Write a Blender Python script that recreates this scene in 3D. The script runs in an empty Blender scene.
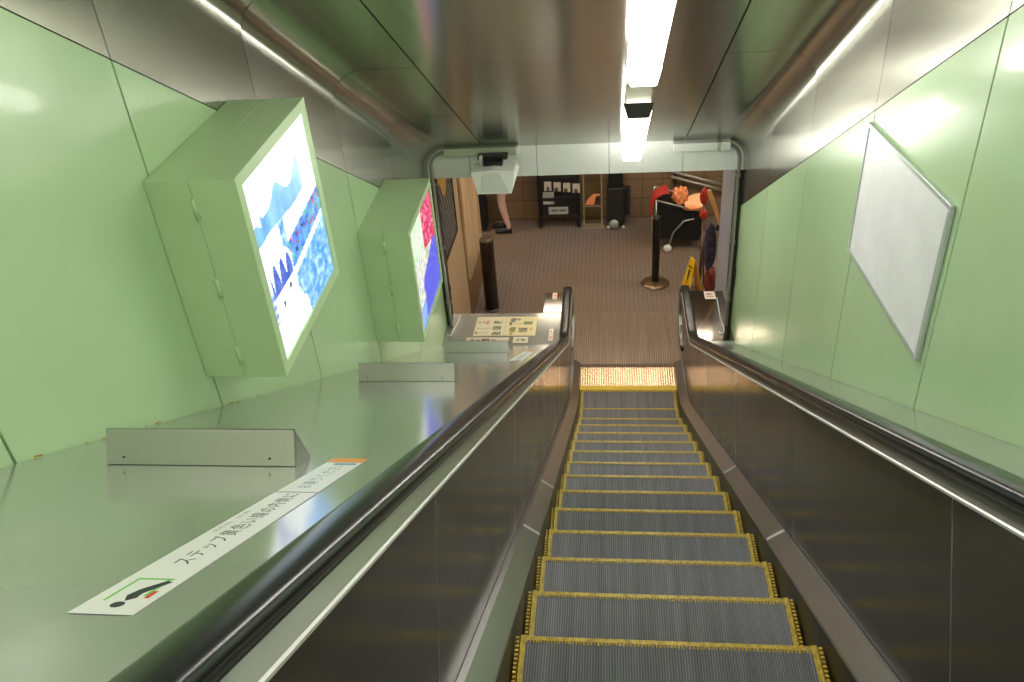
import bpy, math, random
from math import sin, cos, pi, radians, sqrt
from mathutils import Vector, Matrix
random.seed(7)
SC = bpy.context.scene
COL = SC.collection
T30 = math.tan(radians(30)); C30 = cos(radians(30))
Y0, ZF = 1.9258, 3.06                     # a step edge and its height over the lower floor
XL, XR, YE = -1.97, 1.07, 7.62            # tunnel walls and its lower end
def inc(y, h): return h + ZF - (y - Y0) * T30
YK = Y0 + ZF / T30                        # where the slope meets the lower floor

# ------------------------------------------------------------------ materials
def lin(c):
    return tuple(((v/255)/12.92 if v/255 <= .04045 else ((v/255+.055)/1.055)**2.4) for v in c)
def mat(name, rgb, rough=.5, metal=0., noise=0., nscale=8., stretch=(1,1,1), rvar=0., bump=0., coat=0., emit=None, estr=0., spec=.5, aniso=0.):
    m = bpy.data.materials.new(name); m.use_nodes = True
    nt = m.node_tree; b = nt.nodes['Principled BSDF']
    c = lin(rgb)
    b.inputs['Base Color'].default_value = (*c, 1)
    b.inputs['Roughness'].default_value = rough
    b.inputs['Metallic'].default_value = metal
    b.inputs['Specular IOR Level'].default_value = spec
    if coat: b.inputs['Coat Weight'].default_value = coat; b.inputs['Coat Roughness'].default_value = .05
    if aniso: b.inputs['Anisotropic'].default_value = aniso
    if aniso:
        cv = nt.nodes.new('ShaderNodeCombineXYZ')
        for i, q in enumerate((0, C30, -.5)): cv.inputs[i].default_value = q
        nt.links.new(cv.outputs[0], b.inputs['Tangent'])
    if emit:
        b.inputs['Emission Color'].default_value = (*lin(emit), 1); b.inputs['Emission Strength'].default_value = estr
    if noise or rvar or bump:
        tc = nt.nodes.new('ShaderNodeTexCoord'); mp = nt.nodes.new('ShaderNodeMapping'); mp.inputs['Scale'].default_value = stretch
        nz = nt.nodes.new('ShaderNodeTexNoise'); nz.inputs['Scale'].default_value = nscale; nz.inputs['Detail'].default_value = 5
        nt.links.new(tc.outputs['Object'], mp.inputs[0]); nt.links.new(mp.outputs[0], nz.inputs['Vector'])
        if noise:
            r = nt.nodes.new('ShaderNodeValToRGB'); lo = tuple(max(0, v*(1-noise)) for v in c); hi = tuple(min(1, v*(1+noise)) for v in c)
            r.color_ramp.elements[0].color = (*lo, 1); r.color_ramp.elements[1].color = (*hi, 1)
            r.color_ramp.elements[0].position = .3; r.color_ramp.elements[1].position = .7
            nt.links.new(nz.outputs['Fac'], r.inputs[0]); nt.links.new(r.outputs[0], b.inputs['Base Color'])
        if rvar:
            mr = nt.nodes.new('ShaderNodeMapRange'); mr.inputs['To Min'].default_value = max(0, rough-rvar); mr.inputs['To Max'].default_value = rough+rvar
            mr.inputs['From Min'].default_value = .3; mr.inputs['From Max'].default_value = .7
            nt.links.new(nz.outputs['Fac'], mr.inputs['Value']); nt.links.new(mr.outputs[0], b.inputs['Roughness'])
        if bump:
            bp = nt.nodes.new('ShaderNodeBump'); bp.inputs['Strength'].default_value = bump; bp.inputs['Distance'].default_value = .01
            nt.links.new(nz.outputs['Fac'], bp.inputs['Height']); nt.links.new(bp.outputs[0], b.inputs['Normal'])
    return m
def grid_mat(name, rgb, joint, size, mortar, rough=.4, var=.12, metal=0., off=(0,0,0), plane='xy', spec=.5, blotch=0., blotch_rgb=None):
    """square tiles with joints"""
    m = bpy.data.materials.new(name); m.use_nodes = True; nt = m.node_tree; b = nt.nodes['Principled BSDF']
    tc = nt.nodes.new('ShaderNodeTexCoord'); mp = nt.nodes.new('ShaderNodeMapping')
    if plane == 'xz': mp.inputs['Rotation'].default_value = (radians(90), 0, 0)
    mp.inputs['Location'].default_value = off
    br = nt.nodes.new('ShaderNodeTexBrick'); br.offset = 0; br.squash = 1
    br.inputs['Scale'].default_value = 1; br.inputs['Brick Width'].default_value = size; br.inputs['Row Height'].default_value = size
    br.inputs['Mortar Size'].default_value = mortar; br.inputs['Mortar Smooth'].default_value = .2; br.inputs['Bias'].default_value = 0
    c = lin(rgb)
    br.inputs['Color1'].default_value = (*[v*(1-var) for v in c], 1); br.inputs['Color2'].default_value = (*[min(1, v*(1+var)) for v in c], 1)
    br.inputs['Mortar'].default_value = (*lin(joint), 1)
    nt.links.new(tc.outputs['Object'], mp.inputs[0]); nt.links.new(mp.outputs[0], br.inputs['Vector'])
    out = br.outputs['Color']
    if blotch:
        nz = nt.nodes.new('ShaderNodeTexNoise'); nz.inputs['Scale'].default_value = .7; nz.inputs['Detail'].default_value = 3
        nt.links.new(tc.outputs['Object'], nz.inputs['Vector'])
        rp = nt.nodes.new('ShaderNodeMapRange'); rp.inputs['From Min'].default_value = .4; rp.inputs['From Max'].default_value = .65; rp.inputs['To Max'].default_value = blotch
        mx = nt.nodes.new('ShaderNodeMix'); mx.data_type = 'RGBA'; mx.inputs['B'].default_value = (*lin(blotch_rgb), 1)
        nt.links.new(nz.outputs['Fac'], rp.inputs['Value']); nt.links.new(rp.outputs[0], mx.inputs['Factor'])
        nt.links.new(out, mx.inputs['A']); out = mx.outputs['Result']
    nt.links.new(out, b.inputs['Base Color'])
    b.inputs['Roughness'].default_value = rough; b.inputs['Metallic'].default_value = metal; b.inputs['Specular IOR Level'].default_value = spec
    bp = nt.nodes.new('ShaderNodeBump'); bp.inputs['Strength'].default_value = .3; bp.inputs['Distance'].default_value = .002; bp.invert = True
    nt.links.new(br.outputs['Fac'], bp.inputs['Height']); nt.links.new(bp.outputs[0], b.inputs['Normal'])
    return m
def rib_mat(name, hi, lo, pitch, rough=.35, metal=.7, streak=.35):
    """ribs running along Y"""
    m = bpy.data.materials.new(name); m.use_nodes = True; nt = m.node_tree; b = nt.nodes['Principled BSDF']
    tc = nt.nodes.new('ShaderNodeTexCoord')
    wv = nt.nodes.new('ShaderNodeTexWave'); wv.wave_type = 'BANDS'; wv.bands_direction = 'X'; wv.wave_profile = 'SIN'
    wv.inputs['Scale'].default_value = 2*pi/(20*pitch)
    nt.links.new(tc.outputs['Object'], wv.inputs['Vector'])
    mp = nt.nodes.new('ShaderNodeMapping'); mp.inputs['Scale'].default_value = (14, .7, .7)
    nz = nt.nodes.new('ShaderNodeTexNoise'); nz.inputs['Scale'].default_value = 1.6; nz.inputs['Detail'].default_value = 6
    nt.links.new(tc.outputs['Object'], mp.inputs[0]); nt.links.new(mp.outputs[0], nz.inputs['Vector'])
    rp = nt.nodes.new('ShaderNodeValToRGB')
    rp.color_ramp.elements[0].position = .15; rp.color_ramp.elements[1].position = .75
    rp.color_ramp.elements[0].color = (*lin(lo), 1); rp.color_ramp.elements[1].color = (*lin(hi), 1)
    nt.links.new(wv.outputs['Fac'], rp.inputs[0])
    mx = nt.nodes.new('ShaderNodeMix'); mx.data_type = 'RGBA'; mx.blend_type = 'MULTIPLY'; mx.inputs['Factor'].default_value = 1
    r2 = nt.nodes.new('ShaderNodeMapRange'); r2.inputs['From Min'].default_value = .3; r2.inputs['From Max'].default_value = .7
    r2.inputs['To Min'].default_value = 1-streak; r2.inputs['To Max'].default_value = 1+streak
    nt.links.new(nz.outputs['Fac'], r2.inputs['Value'])
    nt.links.new(rp.outputs[0], mx.inputs['A']); nt.links.new(r2.outputs[0], mx.inputs['B'])
    nt.links.new(mx.outputs['Result'], b.inputs['Base Color'])
    b.inputs['Roughness'].default_value = rough; b.inputs['Metallic'].default_value = metal
    bp = nt.nodes.new('ShaderNodeBump'); bp.inputs['Strength'].default_value = .5; bp.inputs['Distance'].default_value = .003
    nt.links.new(wv.outputs['Fac'], bp.inputs['Height']); nt.links.new(bp.outputs[0], b.inputs['Normal'])
    return m
def picture_mat(name, emit=0., rough=.3):
    m = bpy.data.materials.new(name); m.use_nodes = True; nt = m.node_tree; b = nt.nodes['Principled BSDF']
    a = nt.nodes.new('ShaderNodeVertexColor'); a.layer_name = 'print'
    nt.links.new(a.outputs[0], b.inputs['Base Color']); b.inputs['Roughness'].default_value = rough
    if emit:
        nt.links.new(a.outputs[0], b.inputs['Emission Color']); b.inputs['Emission Strength'].default_value = emit
    return m

M = {}
M['green'] = mat('green_panel', (184,214,168), .24, coat=.15, noise=.03, nscale=1.5)
M['green2'] = mat('green_cabinet', (188,216,168), .4, noise=.03, nscale=3)
M['gap'] = mat('dark_joint', (22,24,18), .8)
M['steel'] = mat('brushed_ceiling_steel', (172,173,163), .21, 1, noise=.07, nscale=2.0, stretch=(9,.12,.12), aniso=.8)
M['deck'] = mat('deck_steel', (192,194,190), .15, .62, noise=.05, nscale=2.5, stretch=(1,.4,.4), rvar=.04)
M['enddeck'] = mat('deck_steel_dark_reflection', (128,122,114), .09, .95)  # same steel as the deck, base darkened for the dark reflection in it
M['trim'] = mat('trim_steel', (200,200,196), .3, .9)
M['bright'] = mat('bright_steel', (225,225,220), .4, .4)
M['track'] = mat('track_steel', (164,164,160), .28, .9)
M['panel'] = mat('dark_balustrade_steel', (102,99,90), .22, .85, noise=.06, nscale=3, rvar=.04)
M['skirt'] = mat('dark_skirt', (24,22,20), .35, .3)
M['strip'] = mat('inner_deck_steel', (182,182,182), .28, .9, noise=.05, nscale=4)
M['rubber'] = mat('black_rubber', (28,30,31), .25, spec=.6)
M['tread'] = rib_mat('ribbed_tread', (124,125,128), (88,89,92), .0095, .4, .5, .25)
M['riser'] = rib_mat('ribbed_riser', (70,70,72), (20,20,22), .0095, .45, .5)
M['yellow'] = mat('worn_yellow_paint', (186,160,58), .45, noise=.35, nscale=60)
M['comb'] = mat('comb_yellow', (226,192,40), .4, noise=.1, nscale=30)
M['plate'] = rib_mat('ribbed_floor_plate', (172,154,136), (138,122,108), .027, .33, .6, .15)
M['combplate'] = rib_mat('ribbed_comb_plate', (208,176,146), (150,124,102), .027, .25, .8, .1)
M['galv'] = mat('galvanised_sheet', (218,221,217), .5, .1, noise=.06, nscale=60)
M['duct'] = mat('painted_duct', (172,182,158), .45, .2)
M['conduit'] = mat('conduit_steel', (176,176,170), .35, .8)
M['dark'] = mat('black_paint', (20,20,22), .4)
M['darkmetal'] = mat('dark_grey_metal', (58,58,58), .4, .6)
M['white'] = mat('white_plastic', (242,244,240), .4)
M['speaker'] = mat('speaker_face', (224,226,220), .5)
M['board'] = mat('white_board_face', (238,240,242), .35, noise=.05, nscale=5)
M['boardframe'] = mat('white_board_frame', (190,200,196), .3, .3)
M['paper'] = mat('white_film', (236,237,234), .35)
M['ink'] = mat('dark_ink', (48,62,60), .6)
M['inkpale'] = mat('pale_teal_ink', (120,160,165), .6)
M['orange_ink'] = mat('orange_ink', (236,160,80), .5)
M['green_ink'] = mat('green_ink', (120,200,90), .5)
M['blue_ink'] = mat('blue_ink', (70,150,190), .5)
M['red_ink'] = mat('red_ink', (214,60,44), .5)
M['pink'] = mat('pink_film', (244,206,190), .4)
M['tile'] = grid_mat('floor_mosaic', (128,116,110), (80,68,58), .06, .0035, .42, .07, blotch=.5, blotch_rgb=(124,100,68))
M['walltile'] = grid_mat('brown_wall_tile', (130,108,82), (84,68,50), .31, .006, .35, .1, plane='xz', off=(0,.03,0))
M['beige'] = mat('beige_wall', (186,158,124), .35, noise=.06, nscale=2)
M['veined'] = mat('veined_board', (206,176,138), .4, noise=.3, nscale=1.6, stretch=(1,3,.6))
M['brownwall'] = mat('brown_end_wall', (128,94,50), .3, noise=.2, nscale=3)
M['greycol'] = mat('grey_column', (152,156,166), .4, noise=.08, nscale=2)
M['hallceil'] = mat('hall_ceiling_paint', (210,200,180), .7)
M['bollard'] = mat('bollard_brown', (62,46,38), .25, .5, noise=.1)
M['bollardtop'] = mat('bollard_cap', (120,110,100), .3, .7)
M['brass'] = mat('brass', (150,122,96), .3, .8)
M['lamp'] = mat('lamp_diffuser', (255,255,252), .4, emit=(255,252,242), estr=8.5)
M['halllamp'] = mat('hall_lamp_diffuser', (255,240,210), .4, emit=(255,242,222), estr=17)
M['lamphousing'] = mat('lamp_housing', (225,222,205), .4)
M['endcap'] = mat('lamp_end_cap', (78,78,76), .4, .3)
M['skin'] = mat('skin', (216,178,166), .5)
M['shoe'] = mat('shoe_black', (28,28,32), .5)
M['cloth_dark'] = mat('dark_cloth', (34,34,40), .8)
M['shirt'] = mat('grey_shirt', (120,124,130), .8)
M['hair'] = mat('black_hair', (22,18,16), .5)
M['redcloth'] = mat('red_cloth', (178,48,36), .7, bump=.6, nscale=14)
M['orangebag'] = mat('orange_plastic', (246,150,100), .35, bump=.8, nscale=16, noise=.15)
M['basket'] = mat('peach_basket', (240,182,130), .45)
M['basketin'] = mat('basket_inside', (196,130,88), .6)
M['bagblack'] = mat('black_bag', (18,18,20), .55, bump=.4, nscale=9)
M['navy'] = mat('navy_plastic', (52,48,66), .2, noise=.6, nscale=14, bump=1.0)
M['redbrown'] = mat('red_brown_plastic', (120,58,44), .25, noise=.5, nscale=14, bump=1.0)
M['wood'] = mat('light_wood', (206,148,84), .5, noise=.12, nscale=6)
M['signyellow'] = mat('sign_yellow', (240,190,30), .4)
M['brownpole'] = mat('brown_pole', (112,92,76), .35, .5)
M['glass'] = None
M['orangeprint'] = mat('orange_leaflet', (236,150,96), .4)
M['palemetal'] = mat('pale_metal', (176,164,140), .35, .6)
M['rust'] = mat('rust_stain', (170,142,60), .8, noise=.3, nscale=40)
g = bpy.data.materials.new('clear_glass'); g.use_nodes = True
gb = g.node_tree.nodes['Principled BSDF']; gb.inputs['Transmission Weight'].default_value = 1; gb.inputs['Roughness'].default_value = .02
gb.inputs['Base Color'].default_value = (.9, .88, .8, 1); gb.inputs['IOR'].default_value = 1.1
M['glass'] = g

# ------------------------------------------------------------------ mesh building
class MB:
    def __init__(s): s.v = []; s.f = []; s.m = []; s.sm = []; s.bev = 0
    def face(s, idx, m=0, smooth=False): s.f.append(tuple(idx)); s.m.append(m); s.sm.append(smooth)
    def add(s, vs): n = len(s.v); s.v += [tuple(map(float, p)) for p in vs]; return n
    def hexa(s, p, m=0):
        """8 points: bottom loop 0-3, top loop 4-7"""
        n = s.add(p)
        for q in ((3,2,1,0),(4,5,6,7),(0,1,5,4),(1,2,6,5),(2,3,7,6),(3,0,4,7)): s.face([n+i for i in q], m)
        return s
    def box(s, x0, x1, y0, y1, z0, z1, m=0):
        return s.hexa([(x0,y0,z0),(x1,y0,z0),(x1,y1,z0),(x0,y1,z0),(x0,y0,z1),(x1,y0,z1),(x1,y1,z1),(x0,y1,z1)], m)
    def prism(s, poly, ext, m=0, smooth=False):
        """polygon of 3D points swept by vector ext"""
        k = len(poly); n = s.add(poly); e = Vector(ext); s.add([Vector(p)+e for p in poly])
        s.face([n+i for i in range(k)][::-1], m); s.face([n+k+i for i in range(k)], m)
        for i in range(k): j = (i+1) % k; s.face([n+i, n+j, n+k+j, n+k+i], m, smooth)
        return s
    def loft(s, rings, m=0, smooth=True, closed=True, caps=True):
        k = len(rings[0]); n0 = len(s.v)
        for r in rings: s.add(r)
        for a in range(len(rings)-1):
            for i in range(k if closed else k-1):
                j = (i+1) % k; s.face([n0+a*k+i, n0+a*k+j, n0+(a+1)*k+j, n0+(a+1)*k+i], m, smooth)
        if caps and closed:
            s.face([n0+i for i in range(k)][::-1], m); s.face([n0+(len(rings)-1)*k+i for i in range(k)], m)
        return s
    def tube(s, path, r, seg=10, m=0, caps=True):
        P = [Vector(p) for p in path]; R = r if isinstance(r, (list, tuple)) else [r]*len(P)
        rings = []; up = None
        for i, p in enumerate(P):
            d = (P[min(i+1, len(P)-1)] - P[max(i-1, 0)]).normalized()
            if up is None:
                up = Vector((0,0,1)) if abs(d.z) < .9 else Vector((1,0,0))
            a = d.cross(up).normalized(); b = a.cross(d).normalized(); up = b
            rings.append([p + (a*cos(2*pi*k/seg) + b*sin(2*pi*k/seg))*R[i] for k in range(seg)])
        return s.loft(rings, m, True, True, caps)
    def lathe(s, c, prof, seg=20, m=0, axis='z', smooth=True):
        rings = []
        for r, h in prof:
            ring = []
            for k in range(seg):
                a = 2*pi*k/seg
                if axis == 'z': ring.append((c[0]+r*cos(a), c[1]+r*sin(a), c[2]+h))
                elif axis == 'y': ring.append((c[0]+r*cos(a), c[1]+h, c[2]+r*sin(a)))
                else: ring.append((c[0]+h, c[1]+r*cos(a), c[2]+r*sin(a)))
            rings.append(ring)
        return s.loft(rings, m, smooth)
    def ellipsoid(s, c, r, seg=16, rows=10, m=0, fn=None):
        rings = []
        for i in range(rows+1):
            t = pi*i/rows; ring = []
            for k in range(seg):
                a = 2*pi*k/seg; d = Vector((sin(t)*cos(a), sin(t)*sin(a), cos(t)))
                q = fn(d) if fn else 1
                ring.append((c[0]+r[0]*d.x*q, c[1]+r[1]*d.y*q, c[2]+r[2]*d.z*q))
            rings.append(ring)
        return s.loft(rings, m, True)
    def text(s, body, size, fn, m=0):
        """lettering laid on a surface: fn(tx, ty) gives the point"""
        cu = bpy.data.curves.new('lettering', 'FONT'); cu.body = body; cu.size = size; cu.resolution_u = 3
        o = bpy.data.objects.new('lettering', cu); COL.objects.link(o)
        bpy.context.view_layer.update()
        me = bpy.data.meshes.new_from_object(o.evaluated_get(bpy.context.evaluated_depsgraph_get()))
        n = s.add([fn(v.co.x, v.co.y) for v in me.vertices])
        w = max([v.co.x for v in me.vertices], default=0)
        for p in me.polygons: s.face([n+i for i in p.vertices], m)
        bpy.data.objects.remove(o); bpy.data.curves.remove(cu); bpy.data.meshes.remove(me)
        return w
    def build(s, name, mats, parent=None, bevel=0., loc=None, smooth_angle=None):
        me = bpy.data.meshes.new(name)
        o = bpy.data.objects.new(name, me); COL.objects.link(o)
        off = Vector((0,0,0))
        if parent is not None:
            q = parent
            while q is not None: off += q.location; q = q.parent
            o.parent = parent
        elif loc is not None: o.location = loc; off = Vector(loc)
        me.from_pydata([tuple(Vector(v)-off) for v in s.v], [], s.f)
        if not isinstance(mats, (list, tuple)): mats = [mats]
        for mm in mats: me.materials.append(mm)
        for p, mi, sm in zip(me.polygons, s.m, s.sm): p.material_index = mi; p.use_smooth = sm
        me.validate(); me.update()
        import bmesh
        b = bmesh.new(); b.from_mesh(me); bmesh.ops.recalc_face_normals(b, faces=b.faces); b.to_mesh(me); b.free()
        if bevel:
            md = o.modifiers.new('bevel', 'BEVEL'); md.width = bevel; md.segments = 2; md.limit_method = 'ANGLE'
        return o
def tag(o, label=None, cat=None, group=None, kind=None):
    if label: o['label'] = label
    if cat: o['category'] = cat
    if group: o['group'] = group
    if kind: o['kind'] = kind
    return o
def thing(name, loc, label, cat, group=None):
    o = bpy.data.objects.new(name, None); COL.objects.link(o); o.location = loc; o.empty_display_size = .1
    bpy.context.view_layer.update()
    return tag(o, label, cat, group)
def struct(name, mb, mats, **k): return tag(mb.build(name, mats, **k), kind='structure')
def copy_tree(o, parent=None):
    c = o.copy(); COL.objects.link(c)
    if parent is not None: c.parent = parent
    for ch in list(o.children): copy_tree(ch, c)
    return c
def picture(name, mats, parent, origin, ux, uy, nx, ny, fn, thick=.003, loc=None):
    """a printed sheet: fn(u,v) gives an sRGB colour"""
    O, U, V = Vector(origin), Vector(ux), Vector(uy); N = U.cross(V).normalized()*thick
    mb = MB(); cols = []
    n = mb.add([O+U*(i/nx)+V*(j/ny)+N for j in range(ny+1) for i in range(nx+1)])
    for j in range(ny):
        for i in range(nx):
            a = n+j*(nx+1)+i; mb.face([a, a+1, a+nx+2, a+nx+1]); cols.append(fn((i+.5)/nx, (j+.5)/ny))
    b = mb.add([O, O+U, O+U+V, O+V]); e = [n, n+nx, n+(nx+1)*ny+nx, n+(nx+1)*ny]
    mb.face([b+3, b+2, b+1, b]); cols.append((200,200,200))
    o = mb.build(name, mats, parent, loc=loc)
    ca = o.data.color_attributes.new('print', 'FLOAT_COLOR', 'CORNER')
    for p in o.data.polygons:
        c = lin(cols[p.index])
        for li in p.loop_indices: ca.data[li].color = (*c, 1)
    return o

# ------------------------------------------------------------------ the setting
SEAM = [-2.95, -1.78, -.61, .56, 1.735, 2.90, 4.05, 5.225, 6.40, YE]
H_SEAM, H_FLAT, H_ARC = 2.425, 3.10, 2.88
def wall(name, X, s):
    mb = MB(); g = .006
    for a, b in zip(SEAM[:-1], SEAM[1:]):
        lo = lambda y: max(inc(y, .6), 0)
        poly = [(X, a+g, lo(a+g)), (X, b-g, lo(b-g)), (X, b-g, inc(b-g, H_SEAM-.003)), (X, a+g, inc(a+g, H_SEAM-.003))]
        mb.prism(poly, (s*.015, 0, 0), 0)
    X2 = X+s*.016
    mb.prism([(X2, SEAM[0], inc(SEAM[0], .5)), (X2, 6.7, 0), (X2, YE, 0), (X2, YE, inc(YE, 3.2)), (X2, SEAM[0], inc(SEAM[0], 3.2))], (s*.05, 0, 0), 1)
    if s < 0:                                                  # rust marks along the foot of the panels
        R = random.Random(4)
        for yc in (2.02, 2.10, 2.34, 2.40, 2.96, 3.02, 3.10, 3.22, 1.80):
            L = R.uniform(.015, .05); hh = R.uniform(.003, .007)
            mb.prism([(X+.0004, yc, inc(yc, .861)), (X+.0004, yc+L, inc(yc+L, .861)), (X+.0004, yc+L*.9, inc(yc+L*.9, .861+hh)), (X+.0004, yc+L*.3, inc(yc+L*.3, .861+hh*1.3))], (.0004, 0, 0), 2)
    return struct(name, mb, [M['green'], M['gap'], M['rust']])
wall('wall_left', XL, -1); wall('wall_right', XR, 1)
JL, JR = -1.39, .51
def cprof(X, s, J):
    r = H_FLAT-H_ARC
    p = [(X, H_SEAM+.003), (X, H_ARC)]
    for k in range(1, 11):
        a = pi/2*k/10; p.append((X - s*r*(1-cos(a)), H_ARC + r*sin(a)))
    p.append((J, H_FLAT)); return p
def sheet(mb, prof, a, b, m=0, dh=0, smooth=True):
    n = mb.add([(x, a, inc(a, h+dh)) for x, h in prof]); k = len(prof)
    mb.add([(x, b, inc(b, h+dh)) for x, h in prof])
    for i in range(k-1): mb.face([n+i, n+i+1, n+k+i+1, n+k+i], m, smooth)
mb = MB(); g = .0025
for a, b in zip(SEAM[:-1], SEAM[1:]):
    sheet(mb, cprof(XL, -1, JL-.005), a+g, b-g); sheet(mb, cprof(XR, 1, JR+.005), a+g, b-g)
    sheet(mb, [(JL+.004, H_FLAT), (JR-.004, H_FLAT)], a+.001, b-.001)
sheet(mb, [(XL-.03, H_SEAM), (XL-.03, H_ARC+.2), (XL+.1, H_FLAT+.03), (XR-.1, H_FLAT+.03), (XR+.03, H_ARC+.2), (XR+.03, H_SEAM)], SEAM[0], YE, 1, smooth=False)
struct('ceiling', mb, [M['steel'], M['gap']])
struct('wall_rear', MB().box(XL-.1, XR+.1, SEAM[0]-.1, SEAM[0], inc(SEAM[0], -1), inc(SEAM[0], 3.3)), M['hallceil'])
# rust streaks at the foot of the left wall belong to the wall's look
# lintel over the lower exit
mb = MB()
for a, b in ((XL, -1.545), (-1.54, -.887), (-.882, -.197), (-.192, .50), (.505, XR)):
    mb.box(a, b, YE, YE+.16, 2.565, 2.875)
struct('wall_lintel', mb, M['galv'], bevel=.004)
# lower hall
struct('floor', MB().box(-6, 4.2, 7.92, 12.4, -.12, 0), M['tile'])
struct('wall_back', MB().box(-6, 4.2, 12.2, 12.4, 0, 2.8), M['walltile'])
struct('ceiling_hall', MB().box(-6, 4.2, YE+.16, 12.4, 2.8, 2.9), M['hallceil'])
struct('wall_hall_left', MB().box(-6.1, -6, 7.7, 12.4, 0, 2.8), M['brownwall'])
struct('wall_hall_right', MB().box(4.2, 4.3, 7.7, 12.4, 0, 2.8), M['brownwall'])
mb = MB().box(-6, XL-.07, YE, YE+.16, 0, 2.8).box(XR+.07, 4.2, YE, YE+.16, 0, 2.8)
struct('wall_hall_front', mb, M['beige'])
mb = MB().box(-2.12, XL-.02, YE+.16, 9.15, 0, 2.79)
struct('wall_beige_return', mb, M['beige'])
struct('wall_brown_end', MB().box(-2.5, XL-.02, 9.17, 10.45, 0, 2.79), M['brownwall'])
struct('wall_grey_column', MB().box(XR+.0, XR+.5, YE+.16, 8.95, 0, 2.79), M['greycol'])
struct('trim_exit_left', MB().box(XL, XL+.05, YE, YE+.16, 0, 2.565), M['darkmetal'], bevel=.004)
struct('trim_exit_right', MB().box(XR-.05, XR, YE, YE+.16, 0, 2.565), M['darkmetal'], bevel=.004)

# ------------------------------------------------------------------ escalator
esc = thing('escalator', (0, 4.5, inc(4.5, 0)), 'long descending escalator with yellow-edged ribbed steps between black handrails', 'escalator')
HW = .53
def make_step(y, z):
    st = bpy.data.objects.new('step', None); COL.objects.link(st); st.parent = esc
    st.location = (0, y-4.5, z-inc(4.5, 0)); bpy.context.view_layer.update()
    return st
def step_parts(st, y, z):
    mb = MB().box(-.497, .497, y-.402, y-.017, z-.03, z)
    mb.build('tread', M['tread'], st)
    mb = MB()
    # riser curves back under the edge
    prof = [(y-.004, z-.03), (y-.002, z-.09), (y-.012, z-.16), (y-.035, z-.232)]
    n = mb.add([(-.52, a, b) for a, b in prof]); mb.add([(.52, a, b) for a, b in prof])
    for i in range(3): mb.face([n+i, n+i+1, n+5+i, n+4+i], 0, True)
    mb.build('riser', M['riser'], st)
    mb = MB(); top = z+.003
    mb.box(-.50, .50, y-.018, y, z-.03, top)
    k = 78
    for i in range(k):                                         # ribbed inner edge of the painted nosing
        x = -.495 + .99*i/(k-1); mb.box(x-.003, x+.003, y-.026-random.random()*.005, y-.016, z-.02, top)
    for s in (-1, 1):
        a, b = sorted((s*.4972, s*.516))
        mb.box(a, b, y-.402, y+.002, z-.03, z+.006)
        for i in range(22):
            yy = y-.39+i*.018; c, d = sorted((s*.521, s*.534))
            mb.box(c, d, yy, yy+.009, z-.03, z+.004)
    mb.build('yellow_edging', M['yellow'], st)
def step_pos(k):
    if k <= 11: return Y0+.4*k, ZF-.4*T30*k
    return {12: (6.775, .245), 13: (7.19, .055), 14: (7.585, .004)}[k]
s0 = None
for k in range(-9, 15):
    y, z = step_pos(k)
    st = make_step(y, z)
    if s0 is None: step_parts(st, y, z); s0 = st
    else:
        for ch in s0.children:
            c = ch.copy(); COL.objects.link(c); c.parent = st

def arc_path(h, knee=.55, yend=8.24, r=.31, y_start=-2.9):
    """line of the slope at height h, eased into the level run, then round the newel"""
    P = []; yk = Y0+(ZF+h-h)/T30
    t = knee*math.tan(radians(15))                             # tangent length of the knee arc
    ya = yk - t*C30
    y = y_start
    while y < ya-.15: P.append((y, inc(y, h))); y += .35
    cz = h+knee; cy = yk + t
    for i in range(9):
        a = radians(-120+30*i/8); P.append((cy+knee*cos(a), cz+knee*sin(a)))
    P.append((yend-.3, h))
    for i in range(15):
        a = pi/2-pi*i/14; P.append((yend+r*cos(a), h-r+r*sin(a)))
    P.append((yend-.18, h-2*r))
    return P
def sweep(prof, path, mb, m=0, smooth=True):
    rings = []
    for i, (y, z) in enumerate(path):
        a = path[max(i-1, 0)]; b = path[min(i+1, len(path)-1)]
        d = Vector((b[0]-a[0], b[1]-a[1])).normalized(); n = Vector((-d.y, d.x))
        rings.append([(x, y+n.x*q, z+n.y*q) for x, q in prof])
    mb.loft(rings, m, smooth)
    return mb
XP = .625
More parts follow.
